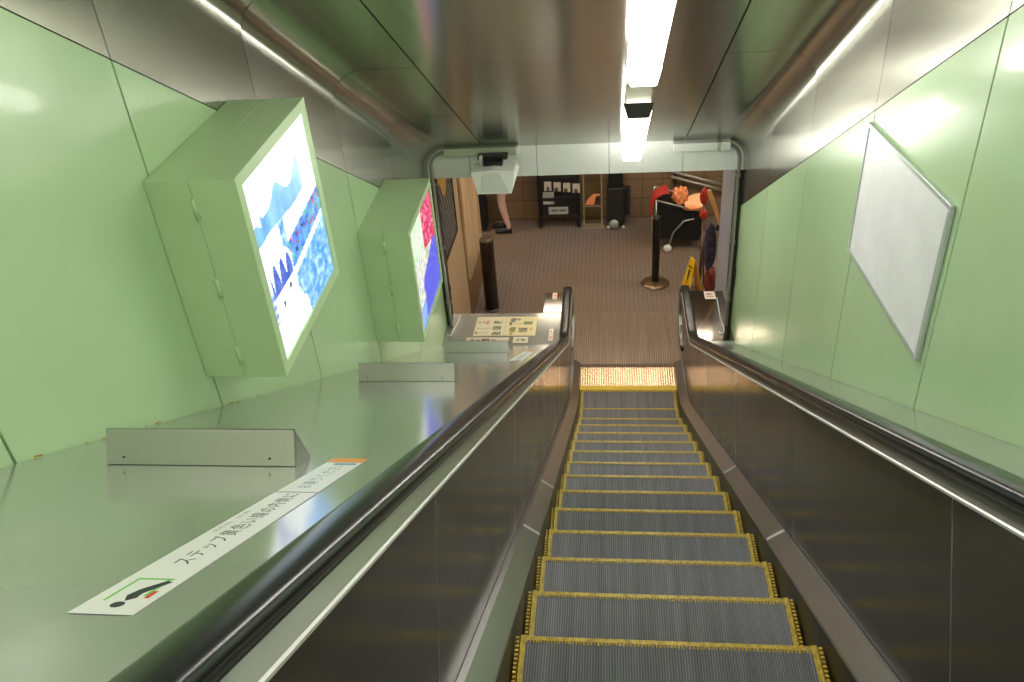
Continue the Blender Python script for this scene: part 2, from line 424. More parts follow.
for s in (-1, 1):
    side = 'left' if s < 0 else 'right'
    # handrail
    prof = []
    dx = .013 if s < 0 else 0.; XP = .625+dx
    cx, hwid = .650+dx*2, .046
    for i in range(9):
        a = pi - pi*i/8; prof.append((s*(cx+hwid*(abs(cos(a))**.6)*(1 if cos(a) > 0 else -1)), .004+.026*sin(a)**.7))
    prof += [(s*(cx+hwid*.93), -.012), (s*(cx+hwid*.55), -.02), (s*(cx-hwid*.55), -.02), (s*(cx-hwid*.93), -.012)]
    sweep(prof, arc_path(.925, yend=8.2, r=.33), MB()).build('handrail', M['rubber'], esc)
    # steel rail bed below the handrail
    mb = MB()
    sweep([(s*(.610+dx), 0), (s*(.610+dx), -.012), (s*.70, -.012), (s*.70, .03), (s*(.634+dx), .03)], arc_path(.868, yend=8.2, r=.28), mb, 0, False)
    sweep([(s*(.606+dx), -.003), (s*(.606+dx), -.009), (s*(.611+dx), -.009), (s*(.611+dx), .001)], arc_path(.868, yend=8.2, r=.28), mb, 1, False)
    sweep([(s*(cx-.022), .029), (s*(cx+.022), .029), (s*(cx+.022), .036), (s*(cx-.022), .036)], arc_path(.868, yend=8.2, r=.28), mb, 2, False)
    mb.build('handrail_track', [M['track'], M['bright'], M['dark']], esc)
    # balustrade panels
    cuts = [-2.9, -1.44, .06, 1.56, 3.06, 4.56, 6.06]
    for a, b in zip(cuts[:-1], cuts[1:]):
        g = .002
        mb = MB().prism([(s*XP, a+g-.32, inc(a+g-.32, .12)), (s*XP, b-g-.32, inc(b-g-.32, .12)), (s*XP, b-g, inc(b-g, .858)), (s*XP, a+g, inc(a+g, .858))], (s*.012, 0, 0))
        mb.prism([(s*(XP-.0006), b-g-.32, inc(b-g-.32, .12)), (s*(XP-.0006), b+g-.32, inc(b+g-.32, .12)), (s*(XP-.0006), b+g, inc(b+g, .858)), (s*(XP-.0006), b-g, inc(b-g, .858))], (s*.008, 0, 0), 1)
        mb.build('balustrade_panel', [M['panel'], M['trim']], esc)
    pts = [p for p in arc_path(.868, yend=8.2, r=.28) if p[0] > 6.07 or p[1] < .5]
    pts = [(6.062, inc(6.062, .868))] + pts
    q = []
    for i, (y, z) in enumerate(pts):
        a = pts[max(i-1, 0)]; b = pts[min(i+1, len(pts)-1)]; d = Vector((b[0]-a[0], b[1]-a[1])).normalized()
        q.append((s*XP, y+d.y*.011, z-d.x*.011))
    q += [(s*XP, 8.06, .002), (s*XP, YK+.15, .002), (s*XP, YK-.2, .24), (s*XP, 6.062-.32, inc(6.062-.32, .12))]
    MB().prism(q, (s*.012, 0, 0)).build('newel_panel', M['panel'], esc)
    # joint strips between panels
    # skirt and sloping inner deck
    def low(y, h): return max(inc(y, h), h) if True else 0
    ys = [-2.9+.5*i for i in range(20)]
    ys = [y for y in ys if y < 6.9] + [6.9, 7.05, 7.15, 7.226, 7.3, 7.45, 7.7, 8.0]
    def base(y):
        e = .16; v = inc(y, 0); return .5*(v+sqrt(v*v+4*e*e*.25)) - (.0 if y < 6 else 0)
    mb = MB()
    mb.loft([[(s*.5405, y, base(y)+.065), (s*.5405, y, base(y)-.3), (s*.548, y, base(y)-.3), (s*.548, y, base(y)+.065)] for y in ys], 0, False)
    mb.build('skirt_panel', M['skirt'], esc)
    mb = MB()
    mb.loft([[(s*.5405, y, base(y)+.066), (s*.56, y, base(y)+.066), (s*(.6235+dx), y, base(y)+.12), (s*(.6235+dx), y, base(y)+.14), (s*.612, y, base(y)+.14), (s*.542, y, base(y)+.078)] for y in ys], 0, False)
    d = mb.build('inner_deck', M['strip'], esc)
    for y in ((2.86, 3.73) if s < 0 else (2.86, 4.16)):
        w = .028
        mb = MB().prism([(s*.541, y, inc(y, .079)), (s*.613, y, inc(y, .141)), (s*.613, y, inc(y, .148)), (s*.541, y, inc(y, .086))], (0, w, -w*T30))
        mb.build('joint_cover', M['bright'], d)
# ballast under the handrails and the narrow right deck
def deck_solid(x0, x1, h, yend, z_end=None):
    poly = [(x0, -2.9, inc(-2.9, h)), (x0, YK, h), (x0, yend, h), (x0, yend, .001), (x0, YK-.4, .001), (x0, -2.9, inc(-2.9, -.25))]
    return MB().prism(poly, (x1-x0, 0, 0))
for s in (-1, 1):
    a, b = sorted((s*.652, s*.698))
    deck_solid(a, b, .80, 8.15).build('handrail_plinth', M['darkmetal'], esc)
deck_solid(.702, XR-.003, .86, YK+.05).build('outer_deck', M['deck'], esc)
MB().box(.702, XR-.003, YK+.052, 8.32, .001, .86).build('newel_deck', M['enddeck'], esc, bevel=.006)
# comb and floor plates
mb = MB().box(-.539, .539, 7.58, 7.66, .006, .016)
for i in range(60):
    x = -.53+1.06*i/59; mb.prism([(x-.004, 7.58, .006), (x+.004, 7.58, .006), (x+.002, 7.555, .004), (x-.002, 7.555, .004)], (0, 0, .008))
mb.build('comb', M['comb'], esc)
MB().hexa([(-.54,7.66,.002),(.54,7.66,.002),(.54,7.98,.002),(-.54,7.98,.002),(-.54,7.66,.016),(.54,7.66,.016),(.54,7.98,.044),(-.54,7.98,.044)]).build('comb_plate', M['combplate'], esc)
MB().hexa([(-.54,7.981,.002),(.54,7.981,.002),(.54,8.1,.002),(-.54,8.1,.002),(-.54,7.981,.044),(.54,7.981,.044),(.54,8.1,.014),(-.54,8.1,.014)]).build('comb_plate_rear', M['plate'], esc)
for a, b in ((8.102, 8.68), (8.682, 9.28)):
    MB().box(-.615, .615, a, b, .001, .012).build('floor_plate', M['plate'], esc)

# wide steel deck over the closed side
sd = deck_solid(XL+.003, -.722, .86, 7.87).build('steel_deck', M['deck'], None, bevel=.006, loc=(-1.4, 4.5, inc(4.5, .86)))
tag(sd, 'wide sloping stainless steel deck left of the escalator under the green wall', 'deck')
MB().box(-.935, -.722, 7.872, 8.32, .001, .86).build('newel_deck', M['enddeck'], sd, bevel=.006)

# wedge-shaped stops on the deck
def stop(y, label):
    x0, x1 = (-1.675, -1.095)
    z = inc(y, .861)
    t = thing('deck_stop', (-1.385, y, z), label, 'barrier', 'steel stops across the sloping deck')
    zt = z+.091; yt = y+.052; yb = y+.108
    # folded sheet: upright face, slanted back, open ends closed by cheeks
    mb = MB().hexa([(x0, y, z), (x1, y, z), (x1, y+.005, z), (x0, y+.005, z), (x0, yt, zt), (x1, yt, zt), (x1, yt+.005, zt), (x0, yt+.005, zt)])
    mb.build('front_plate', M['trim'], t, bevel=.002)
    zb = inc(yb, .861)
    mb = MB().hexa([(x0, yt+.006, zt-.006), (x1, yt+.006, zt-.006), (x1, yb, zb), (x0, yb, zb), (x0, yt+.006, zt), (x1, yt+.006, zt), (x1, yb+.006, zb), (x0, yb+.006, zb)])
    mb.build('back_plate', M['trim'], t)
    for x in (x0, x1-.004):
        mb = MB().prism([(x, y+.006, inc(y+.006, .861)), (x, yb-.002, zb), (x, yt+.006, zt-.008)], (.004, 0, 0)); mb.build('cheek', M['trim'], t)
    for x in (x0+.055, x1-.075):
        MB().lathe((x, y+.0115, z+.02), [(.001, -.002), (.004, -.002), (.004, .0)], 10, axis='y').build('rivet', M['darkmetal'], t)
stop(1.735, 'largest steel stop on the deck, nearest to the viewer beside the long sticker')
stop(3.88, 'steel stop across the deck between the nearest and the lowest stop')
stop(6.10, 'lowest steel stop on the deck, just before the paper signs')

# ------------------------------------------------------------------ light boxes
from mathutils import noise as NZ
def fbm(u, v, f, seed=0.):
    return .6*NZ.noise(Vector((u*f, v*f, seed)))+.3*NZ.noise(Vector((u*f*2.1, v*f*2.1, seed+3)))+.2*NZ.noise(Vector((u*f*4.3, v*f*4.3, seed+7)))
def mixc(a, b, t):
    t = min(1, max(0, t)); return tuple(x+(y-x)*t for x, y in zip(a, b))
def city_print(u, v):
    top = .79+.04*sin(u*17+1)*(.5+u)+.05*fbm(u, 0, 9)-(.07 if u < .12 else 0)
    base = .645+.01*sin(u*8)
    if base < v < top and u < .78: return mixc((92,150,212), (146,196,226), .5+u*.4-.5*(1-v)+.9*fbm(u, v, 9, 2))
    if abs(u-.40) < .006 and top-.02 < v < top+.07: return (178, 190, 204)
    if v > base: return (248, 252, 252)
    edge = .35+.14*(u-.5); band = .50+.10*(u-.4)
    if u > .40+.06*fbm(0, v, 14, 4) and edge < v < band:
        n1, n2 = fbm(u, v, 16, 5), fbm(u, v, 22, 11)
        c = mixc((52,92,206), (120,186,244), .5+1.1*n1)
        if n2 > .22: c = mixc(c, (92,176,130), .9)
        elif n2 < -.24: c = mixc(c, (196,86,84), .85)
        elif n1 < -.3: c = (48,52,120)
        return c
    if u > .42 and edge-.05 < v <= edge: return mixc((228,242,254), (190,218,250), .5+fbm(u, v, 20, 8))
    if v > edge-.05 and u > .4: return (246, 250, 254)
    if .06 < u < .38 and .33 < v < .36+.13*abs(sin(u*31+.4))*(1.2-u): return mixc((58,84,186), (120,140,214), fbm(u, v, 18, 3)+.3)
    if u < .06 and .2 < v < .38: return mixc((110,140,220), (206,220,246), .5+.6*sin(v*120))
    if (u-.30)**2+(v-.29)**2 < .00024 or (u-.17)**2+(v-.25)**2 < .00022: return (60, 60, 84)
    w = .42+.3*(.3-v)+.10*fbm(v, u, 7, 9)
    if u > w: return mixc((72,138,232), (196,228,252), .35+1.3*fbm(u, v*1.6, 14, 1))
    if v < .22: return mixc((246,250,254), (196,218,248), 1.6*fbm(u, v, 10, 6))
    return mixc((246,249,253), (232,238,248), .5+fbm(u, v, 6, 4))
def fest_print(u, v):
    n1, n2 = fbm(u, v, 12, 21), fbm(u, v, 20, 25)
    if u > .5+.05*n1 and v > .60-.2*(u-.5): return mixc((204,32,92), (244,190,214), 0 if n2 < .12 else .8)
    if v > .70+.1*n1: return mixc((186,228,178), (240,248,242), .5+1.4*n2)
    if v > .66 and u < .5: return mixc((150,200,150), (236,240,236), .5+n2)
    if .52 < u < .66 and v > .46: return mixc((150,190,196), (236,206,110), .5+1.5*n1)
    if v < .44+.25*(u-.5) and u > .28+.1*n1: return mixc((44,82,226), (186,120,214), .3+1.5*n2*(v*2))
    if v < .2: return mixc((78,120,236), (160,190,246), .5+n1)
    return mixc((176,180,180), (240,240,238), .55+1.6*n2)
M['print1'] = picture_mat('lit_print_city', .40); M['print2'] = picture_mat('lit_print_festival', .33)
def light_box(y0, z1, label, pr, fn, glow):
    dep, L, H = .372, .885, .92
    y1 = y0+L; z0 = z1-H; xb = XL+.001; xm = XL+.185; xf = XL+dep
    t = thing('light_box', (xb, (y0+y1)/2, z0), label, 'light box', 'lit poster boxes on the green wall')
    MB().box(xb, xm-.002, y0, y1, z0, z1).build('cabinet', M['green2'], t, bevel=.004)
    MB().box(xm-.002, xm, y0+.006, y1-.006, z0+.006, z1-.006).build('seal', M['gap'], t)
    b = .05
    mb = MB().box(xm, xf-.02, y0, y1, z0, z1)
    mb.box(xf-.02, xf, y0, y0+b, z0, z1).box(xf-.02, xf, y1-b, y1, z0, z1).box(xf-.02, xf, y0+b, y1-b, z0, z0+b).box(xf-.02, xf, y0+b, y1-b, z1-b, z1)
    d = mb.build('door', M['green2'], t)
    picture('poster', pr, t, (xf-.012, y0+b+.001, z0+b+.001), (0, L-2*b-.002, 0), (0, 0, H-2*b-.002), 120, 120, fn)
    for z in (z1-.12, z1-.47, z1-.80):
        mb = MB().lathe((xm-.001, y0-.005, z-.035), [(.001, -.01), (.009, -.01), (.009, .08), (.001, .08)], 8)
        mb.box(xm-.025, xm+.025, y0-.004, y0, z-.035, z+.035)
        mb.build('hinge', M['green2'], d)
    return t
BOXES = [light_box(2.845, 1.42+ZF, 'nearer and larger lit poster box showing blue and white water', M['print1'], city_print, 1),
  light_box(5.20, .075+ZF, 'farther lit poster box with a crimson and blue poster, by the exit', M['print2'], fest_print, 1)]

def shear(t, k, yref):
    for o in [t]+list(t.children_recursive):
        if o.type == 'MESH' and not o.get('sheared'):
            o['sheared'] = 1; off = Vector((0,0,0)); q = o
            while q is not None: off += q.location; q = q.parent
            for v in o.data.vertices: v.co.z += k*(v.co.y+off.y-yref)
for o in BOXES: shear(o, .05, o.location.y-.44)
# blank board on the right wall
t = thing('poster_board', (XR, 3.51, .47+ZF), 'blank white board with thin pale frame on the right green wall', 'board')
y0, y1, z0, z1 = 2.945, 4.065, .475+ZF, 1.165+ZF
MB().box(XR-.014, XR-.001, y0+.02, y1-.02, z0+.02, z1-.02).build('panel', M['board'], t)
mb = MB()
for a in ((y0, y1, z0, z0+.022), (y0, y1, z1-.022, z1), (y0, y0+.022, z0+.022, z1-.022), (y1-.022, y1, z0+.022, z1-.022)): mb.box(XR-.02, XR-.001, *a)
mb.build('frame', M['boardframe'], t, bevel=.003)

shear(t, -.05, 3.5)
# pull plate near the foot of the right wall's last panel
t = thing('pull_plate', (XR, 7.52, 1.33), 'small black slot handle on pale plate at the far end of right wall', 'handle')
MB().box(XR-.006, XR-.001, 7.49, 7.56, 1.32, 1.60).build('plate', M['boardframe'], t)
MB().box(XR-.014, XR-.006, 7.515, 7.54, 1.35, 1.57).build('slot', M['dark'], t, bevel=.003)

# ------------------------------------------------------------------ ceiling lights
def ceiling_light(y0, y1, label, group='ceiling lights down the middle of the steel ceiling'):
    ym = (y0+y1)/2; xc = .015
    t = thing('ceiling_light', (xc, ym, inc(ym, H_FLAT)), label, 'light', group)
    def seg(a, b, x0, x1, h0, h1, x0t=None, x1t=None):
        x0t = x0 if x0t is None else x0t; x1t = x1 if x1t is None else x1t
        return [(x0, a, inc(a, h0)), (x1, a, inc(a, h0)), (x1, b, inc(b, h0)), (x0, b, inc(b, h0)), (x0t, a, inc(a, h1)), (x1t, a, inc(a, h1)), (x1t, b, inc(b, h1)), (x0t, b, inc(b, h1))]
    MB().hexa(seg(y0+.05, y1-.05, xc-.088, xc+.088, 2.974, 3.0985)).build('housing', M['lamphousing'], t, bevel=.004)
    MB().hexa(seg(y0+.03, y1-.03, xc-.075, xc+.075, 2.868, 2.972, xc-.104, xc+.104)).build('diffuser', M['lamp'], t, bevel=.012)
    for a, b in ((y0, y0+.028), (y1-.028, y1)):
        MB().hexa(seg(a, b, xc-.077, xc+.077, 2.866, 2.973, xc-.107, xc+.107)).build('end_cap', M['endcap'] if a == y0 else M['lamp'], t, bevel=.004)
ceiling_light(5.78, 7.36, 'shorter-looking lit ceiling light beside the exit lintel')
ceiling_light(3.43, 5.03, 'large lit ceiling light reaching the top edge of the photo')
for i in range(2):
    ceiling_light(1.08-2.35*i, 2.68-2.35*i, 'lit ceiling light further up the tunnel behind the viewer')

def added_fill_light(y, label):  # unseen lights, added to send more light down the tunnel
    t = thing('added_fill_light', (-.45, y, inc(y, H_FLAT)), label, 'light', 'added fill lights at the top of the tunnel')
    z = inc(y, H_FLAT)-.02
    MB().box(-1.3, .4, y-.13, y+.13, z-.16, z-.09).build('housing', M['lamphousing'], t)
    MB().box(-1.27, .37, y-.11, y+.11, z-.20, z-.161).build('diffuser', M['lamp'], t, bevel=.01)
    for x in (-1.1, .2): MB().box(x, x+.04, y-.02, y+.02, z-.091, z+.03).build('hanger', M['lamphousing'], t)
added_fill_light(-2.1, 'added wide fill light across the top of the tunnel behind the viewer')
added_fill_light(-2.7, 'added wide fill light at the rear wall behind the viewer')
# ------------------------------------------------------------------ exit fittings
t = thing('cable_duct', (-1.4, YE, 2.9), 'pale green duct box above the loudspeaker at the exit', 'duct', 'duct boxes over the exit')
MB().box(-1.76, -1.05, YE-.12, YE-.005, 2.825, 2.905).build('box', M['duct'], t, bevel=.004)
MB().box(-1.07, -1.045, YE-.125, YE-.004, 2.82, 2.91).build('end_cover', M['galv'], t)
t = thing('cable_duct', (.6, YE, 2.9), 'grey duct box over the right half of the exit', 'duct', 'duct boxes over the exit')
MB().box(.40, .92, YE-.10, YE-.005, 2.80, 2.875).build('box', M['galv'], t, bevel=.004)
MB().box(.80, .83, YE-.105, YE-.004, 2.795, 2.88).build('end_cover', M['duct'], t)
def conduit(x, xe, s, label):
    t = thing('conduit_pipe', (x, YE-.05, .87), label, 'pipe', 'bent conduits beside the exit')
    p = [(xe, YE-.05, 2.845), (x-s*.14, YE-.05, 2.84)]
    for k in range(1, 8):
        a = pi/2*k/7; p.append((x-s*.14+s*.14*sin(a), YE-.05, 2.70+.14*cos(a)))
    p += [(x, YE-.05, 2.0), (x, YE-.05, .862)]
    MB().tube(p, .017, 12).build('pipe', M['conduit'], t)
    for z in (2.5, 1.8, 1.15):
        MB().box(x-.028, x+.028, YE-.03, YE-.001, z, z+.03).build('clamp', M['conduit'], t)
conduit(-1.915, -1.765, -1, 'bent steel conduit running down the left side of the exit')
conduit(1.015, .925, 1, 'bent steel conduit running down the right side of the exit')
for x, x2, lab in ((-1.86, -1.885, 'thin white cord hanging over the left deck end'), (.975, .99, 'thin white cord hanging over the right deck end')):
    p = [(x+.01, 7.85 if x < 0 else 8.15, .866), (x, 7.7, .866), (x2, 7.5, .866), (x2-.012, 7.42, .866), (x2-.04, 7.40, .866), (x2-.055, 7.44, .866)]
    tag(MB().tube(p, .005, 6).build('cord', M['white'], None, loc=(x, 7.6, .861)), lab, 'cord', 'white cords at the deck ends')

# loudspeaker
t = thing('loudspeaker', (-1.26, YE-.32, 2.72), 'white wedge-shaped loudspeaker hanging under the exit duct', 'loudspeaker')
ya, yb = YE-.44, YE-.17
def q(x, y, z): return (x, y, z)
mb = MB().prism([(-1.46, ya, 2.79), (-1.42, ya+.02, 2.565), (-1.10, ya+.02, 2.565), (-1.06, ya, 2.79), (-1.26, ya-.005, 2.805)], (0, .24, 0))
mb.hexa([(-1.10, ya+.03, 2.57), (-1.0995, ya+.03, 2.57), (-1.0995, ya+.20, 2.57), (-1.10, ya+.20, 2.57), (-1.06, ya+.01, 2.785), (-1.03, ya+.04, 2.76), (-1.03, ya+.20, 2.76), (-1.06, ya+.22, 2.785)])
mb.build('cabinet', M['white'], t, bevel=.01)
mb = MB().hexa([(-1.40, ya+.015, 2.58), (-1.115, ya+.015, 2.58), (-1.115, ya+.05, 2.585), (-1.40, ya+.05, 2.585), (-1.33, ya-.006, 2.788), (-1.195, ya-.006, 2.788), (-1.195, ya+.05, 2.78), (-1.33, ya+.05, 2.78)])
mb.build('grille', M['speaker'], t)
MB().box(-1.36, -1.18, ya+.12, yb-.03, 2.80, 2.84).build('bracket', M['dark'], t)
MB().box(-1.40, -1.37, ya+.16, yb-.06, 2.79, 2.88).build('arm', M['galv'], t)
MB().box(-1.42, -1.14, yb-.07, YE-.121, 2.83, 2.86).build('mount', M['darkmetal'], t)

# ------------------------------------------------------------------ stickers and signs
def on_deck(x, y, lift=.0): return (x, y, (inc(y, .861) if y < YK else .861)+lift)
def film(x0, x1, y0, y1, z=.0004, th=.0006):
    P = lambda x, y, d: (x, y, on_deck(x, y)[2]+d)
    return [P(x0, y0, z), P(x1, y0, z), P(x1, y1, z), P(x0, y1, z), P(x0, y0, z+th), P(x1, y0, z+th), P(x1, y1, z+th), P(x0, y1, z+th)]
def long_sticker(x0, x1, y0, y1, label, split=True):
    t = thing('floor_sticker', on_deck((x0+x1)/2, (y0+y1)/2), label, 'sticker', 'long white warning stickers on the deck')
    MB().hexa(film(x0, x1, y0, y1)).build('film', M['paper'], t)
    L = y1-y0; W = x1-x0
    def put(ya, xo):
        return lambda tx, ty: (xo-ty, ya+tx*C30, on_deck(0, ya+tx*C30)[2]+.0013)
    mb = MB()
    for i, c in enumerate('ステップ黄色い線の内側に'): mb.text(c, .042, put(y0+(.19+.0375*i)*L, x1-.040))
    mb.build('lettering', M['ink'], t)
    mb = MB()
    for i, f in enumerate((.36, .40, .445, .475)): mb.text(('きいろ', 'せん', 'うち', 'がわ')[i], .014, put(y0+f*L, x1-.088))
    mb.build('small_lettering', M['ink'], t)
    mb = MB()
    for i, c in enumerate('お乗りください'): mb.text(c, .042, put(y0+(.68+.036*i)*L, x1-.042))
    mb.build('pale_lettering', M['inkpale'], t)
    ym = y0+.645*L
    MB().hexa(film(x0, x1, ym, ym+.004, .0011, .0003)).build('dividing_line', M['darkmetal'], t)
    MB().hexa(film(x0, x1, y1-.055, y1, .0011, .0003)).build('orange_band', M['orange_ink'], t)
    mb = MB().hexa(film(x0+.03, x1-.012, y1-.082, y1-.066, .0011, .0003)); mb.build('teal_mark', M['blue_ink'], t)
    # pictogram: a rider leaning over a green step outline
    mb = MB(); a = y0+.045*L
    for r in ((x0+.022, x0+.027, a, a+.09), (x0+.022, x1-.02, a+.086, a+.092), (x1-.03, x1-.024, a+.02, a+.092)): mb.hexa(film(*r, .0011, .0003))
    mb.build('green_outline', M['green_ink'], t)
    mb = MB()
    c = [(x0+.060, a+.0), (x0+.072, a+.012), (x0+.070, a+.03), (x0+.092, a+.078), (x0+.080, a+.082), (x0+.056, a+.045), (x0+.050, a+.02)]
    mb.prism([(x, y, on_deck(x, y)[2]+.0011) for x, y in c], (0, 0, .0005))
    mb.prism([(x0+.058+.011*cos(k*pi/5), a-.014+.011*sin(k*pi/5), on_deck(0, a-.014+.011*sin(k*pi/5))[2]+.0011) for k in range(10)], (0, 0, .0005))
    mb.build('rider_figure', M['ink'], t)
    MB().hexa(film(x0+.084, x0+.092, a+.012, a+.04, .0011, .0003)).build('red_mark', M['red_ink'], t)
long_sticker(-1.022, -.914, .77, 1.845, 'long white sticker with dark lettering on the near deck beside the handrail')
long_sticker(-.972, -.866, 5.20, 6.28, 'white sticker farther down the deck, beside the lowest stop')

def sheet_print(kind):
    R = random.Random(kind)
    spots = {1: [(.12,.70,.05,.03,(150,140,130)),(.26,.70,.06,.04,(150,140,130)),(.38,.70,.05,.09,(206,120,100)),(.10,.38,.03,.03,(180,90,80)),(.08,.14,.04,.05,(130,80,80)),
                 (.72,.70,.14,.08,(110,112,92)),(.72,.40,.14,.09,(120,124,96)),(.74,.12,.15,.08,(110,120,96)),(.35,.38,.2,.015,(190,184,170)),(.3,.14,.18,.015,(190,184,170))],
             2: [(.22,.82,.08,.12,(96,98,100)),(.36,.86,.10,.05,(120,120,120)),(.16,.62,.04,.10,(120,124,124)),(.72,.64,.15,.08,(122,128,92)),(.24,.30,.11,.12,(128,128,70)),
                 (.58,.28,.14,.11,(120,122,96)),(.84,.34,.05,.07,(196,160,90)),(.22,.08,.05,.05,(170,150,90)),(.66,.08,.04,.03,(200,170,110)),(.40,.62,.15,.015,(180,176,160))],
             3: [(.2,.5,.12,.25,(120,100,90)),(.45,.5,.1,.28,(90,80,76)),(.65,.5,.06,.22,(150,90,70))],
             4: [(.3,.5,.14,.18,(150,150,140)),(.6,.5,.1,.2,(120,120,112)),(.8,.45,.08,.15,(150,150,140))],
             5: [(.5,.62,.30,.16,(226,120,90)),(.5,.25,.26,.07,(206,90,70)),(.5,.85,.12,.05,(226,120,90))],
             6: [(.5,.78,.16,.08,(90,84,84)),(.5,.56,.1,.05,(200,60,50)),(.5,.30,.30,.07,(214,110,100)),(.5,.14,.32,.05,(214,110,100))],
             7: [(.45,.6,.26,.12,(196,120,110)),(.5,.3,.32,.06,(170,120,110))]}[kind]
    basec = {1: (232,222,196), 2: (234,220,178), 3: (222,212,196), 4: (226,218,196), 5: (246,214,194), 6: (244,226,218), 7: (238,226,214)}[kind]
    def fn(u, v):
        for cx, cy, rx, ry, c in spots:
            if abs(u-cx) < rx and abs(v-cy) < ry and (rx < .05 or ry < .05 or R.random() < .82): return c
        return basec
    return fn
M['sheet'] = picture_mat('printed_sheet', 0, .35)
def flat_sheet(name, x0, x1, y0, y1, kind, label, cat, nx, ny, group=None, skew=0.):
    z = .8615
    o = picture(name, M['sheet'], None, (x0, y0, z), (x1-x0, 0, 0), (skew, y1-y0, 0), nx, ny, sheet_print(kind), .0015, loc=((x0+x1)/2, (y0+y1)/2, z))
    return tag(o, label, cat, group)
flat_sheet('notice_sheet', -1.655, -1.325, 7.40, 7.79, 1, 'left sheet of the pair of printed notices on the level deck', 'notice', 44, 30)
flat_sheet('notice_sheet', -1.323, -.985, 7.40, 7.79, 2, 'right sheet of the notice pair on level deck, with yellowish print', 'notice', 44, 30)
flat_sheet('notice_strip', -1.72, -1.26, 7.255, 7.365, 3, 'narrow printed strip just below the pair of notices', 'notice', 40, 10)
flat_sheet('notice_card', -1.215, -1.055, 7.26, 7.375, 4, 'small pale card below the right notice sheet', 'notice', 24, 14)
flat_sheet('safety_label', -.84, -.795, 7.30, 7.53, 6, 'tall pale label with red print at the bend of left handrail', 'label', 14, 22)
flat_sheet('safety_label', -.845, -.795, 8.17, 8.31, 5, 'orange and white label at the end of left handrail', 'label', 16, 16)
flat_sheet('safety_label', .855, .975, 8.13, 8.30, 7, 'pale square label on the right deck end beside the handrail', 'label', 16, 16)

# ------------------------------------------------------------------ lower hall things
t = thing('bollard', (-1.75, 9.42, 0), 'round dark brown bollard standing beside the beige wall', 'bollard')
MB().lathe((-1.75, 9.42, 0), [(.09, .03), (.09, 1.0), (.085, 1.01)], 24).build('post', M['bollard'], t)
MB().lathe((-1.75, 9.42, 0), [(.084, 1.0105), (.086, 1.03), (.07, 1.045), (.001, 1.05)], 24).build('cap', M['bollardtop'], t)
MB().lathe((-1.75, 9.42, 0), [(.105, .001), (.105, .028), (.092, .03)], 24).build('base', M['bollardtop'], t)

t = thing('stanchion', (.42, 10.06, 0), 'black stanchion post on a round brass base in the middle of the hall', 'stanchion')
MB().lathe((.42, 10.06, 0), [(.19, .001), (.19, .012), (.14, .03), (.05, .045), (.02, .05)], 28).build('base', M['brass'], t)
MB().lathe((.42, 10.06, 0), [(.052, .05), (.052, .93), (.056, .935), (.056, .985), (.03, 1.0)], 20).build('post', M['dark'], t)
MB().box(.358, .366, 10.0, 10.12, .45, .98).build('belt_edge', M['palemetal'], t)

t = thing('pole', (1.0, 9.95, 0), 'thin brown metal pole standing right of yellow floor sign', 'pole')
MB().tube([(1.0, 9.95, .02), (1.01, 9.95, .82)], .022, 12).build('tube', M['brownpole'], t)
MB().lathe((1.0, 9.95, 0), [(.06, .001), (.06, .015), (.024, .02)], 16).build('foot', M['brownpole'], t)

# yellow floor sign
t = thing('wet_floor_sign', (.86, 9.8, 0), 'yellow folding floor sign standing beyond the right handrail', 'sign')
ang = radians(-66); ca, sa = cos(ang), sin(ang)
def sp(a, b, z): return (.888+a*ca-b*sa, 9.82+a*sa+b*ca, z)
for s in (-1, 1):
    def P(a, z, off=0): 
        b = (0.49-z)/.49*.105*s+off; return sp(a, b, z)
    wb, wt = .12, .06
    mb = MB(); th = .008*s
    mb.hexa([P(-wb, .002), P(wb, .002), P(wb, .002, th), P(-wb, .002, th), P(-wt, .475), P(wt, .475), P(wt, .475, th), P(-wt, .475, th)])
    pn = mb.build('panel', M['signyellow'], t)
    mb = MB(); o = .011*s
    mb.hexa([P(-.012, .2, o), P(.012, .2, o), P(.012, .2, o+.001*s), P(-.012, .2, o+.001*s), P(-.018, .34, o), P(.018, .34, o), P(.018, .34, o+.001*s), P(-.018, .34, o+.001*s)])
    mb.hexa([P(-.013, .15, o), P(.013, .15, o), P(.013, .15, o+.001*s), P(-.013, .15, o+.001*s), P(-.013, .18, o), P(.013, .18, o), P(.013, .18, o+.001*s), P(-.013, .18, o+.001*s)])
    mb.hexa([P(-.05, .37, o), P(.05, .37, o), P(.05, .37, o+.001*s), P(-.05, .37, o+.001*s), P(-.05, .39, o), P(.05, .39, o), P(.05, .39, o+.001*s), P(-.05, .39, o+.001*s)])
    mb.build('warning_mark', M['dark'], pn)
mb = MB().tube([sp(-.06, 0, .482), sp(.06, 0, .482)], .012, 10); mb.build('handle', M['signyellow'], t)

# poster and board on the left of the hall
t = thing('framed_poster', (XL-.018, 8.3, 1.45), 'dark framed poster with gold top on the beige hall wall', 'poster')
def pf(u, v):
    r = random.uniform(-14, 14)
    if v > .62+.1*sin(u*9): return (176+r, 140+r, 66+r)
    k = sin((u*1.5+v)*34)
    return (170+r, 166+r, 160+r) if k > .8 else ((60+r, 56+r, 58+r) if k > -.3 else (34+r*.5, 34+r*.5, 38+r*.5))
picture('print', M['sheet'], t, (XL-.014, 7.90, 1.47), (0, .88, 0), (0, 0, 1.18), 40, 50, pf, .004)
mb = MB()
for a in ((7.87, 8.81, 1.44, 1.47), (7.87, 8.81, 2.65, 2.68), (7.87, 7.90, 1.47, 2.65), (8.78, 8.81, 1.47, 2.65)): mb.box(XL-.019, XL, *a)
mb.build('frame', M['darkmetal'], t)
t = thing('veined_board', (XL, 9.8, .55), 'tall orange-veined board on brown wall behind the bollard', 'board')
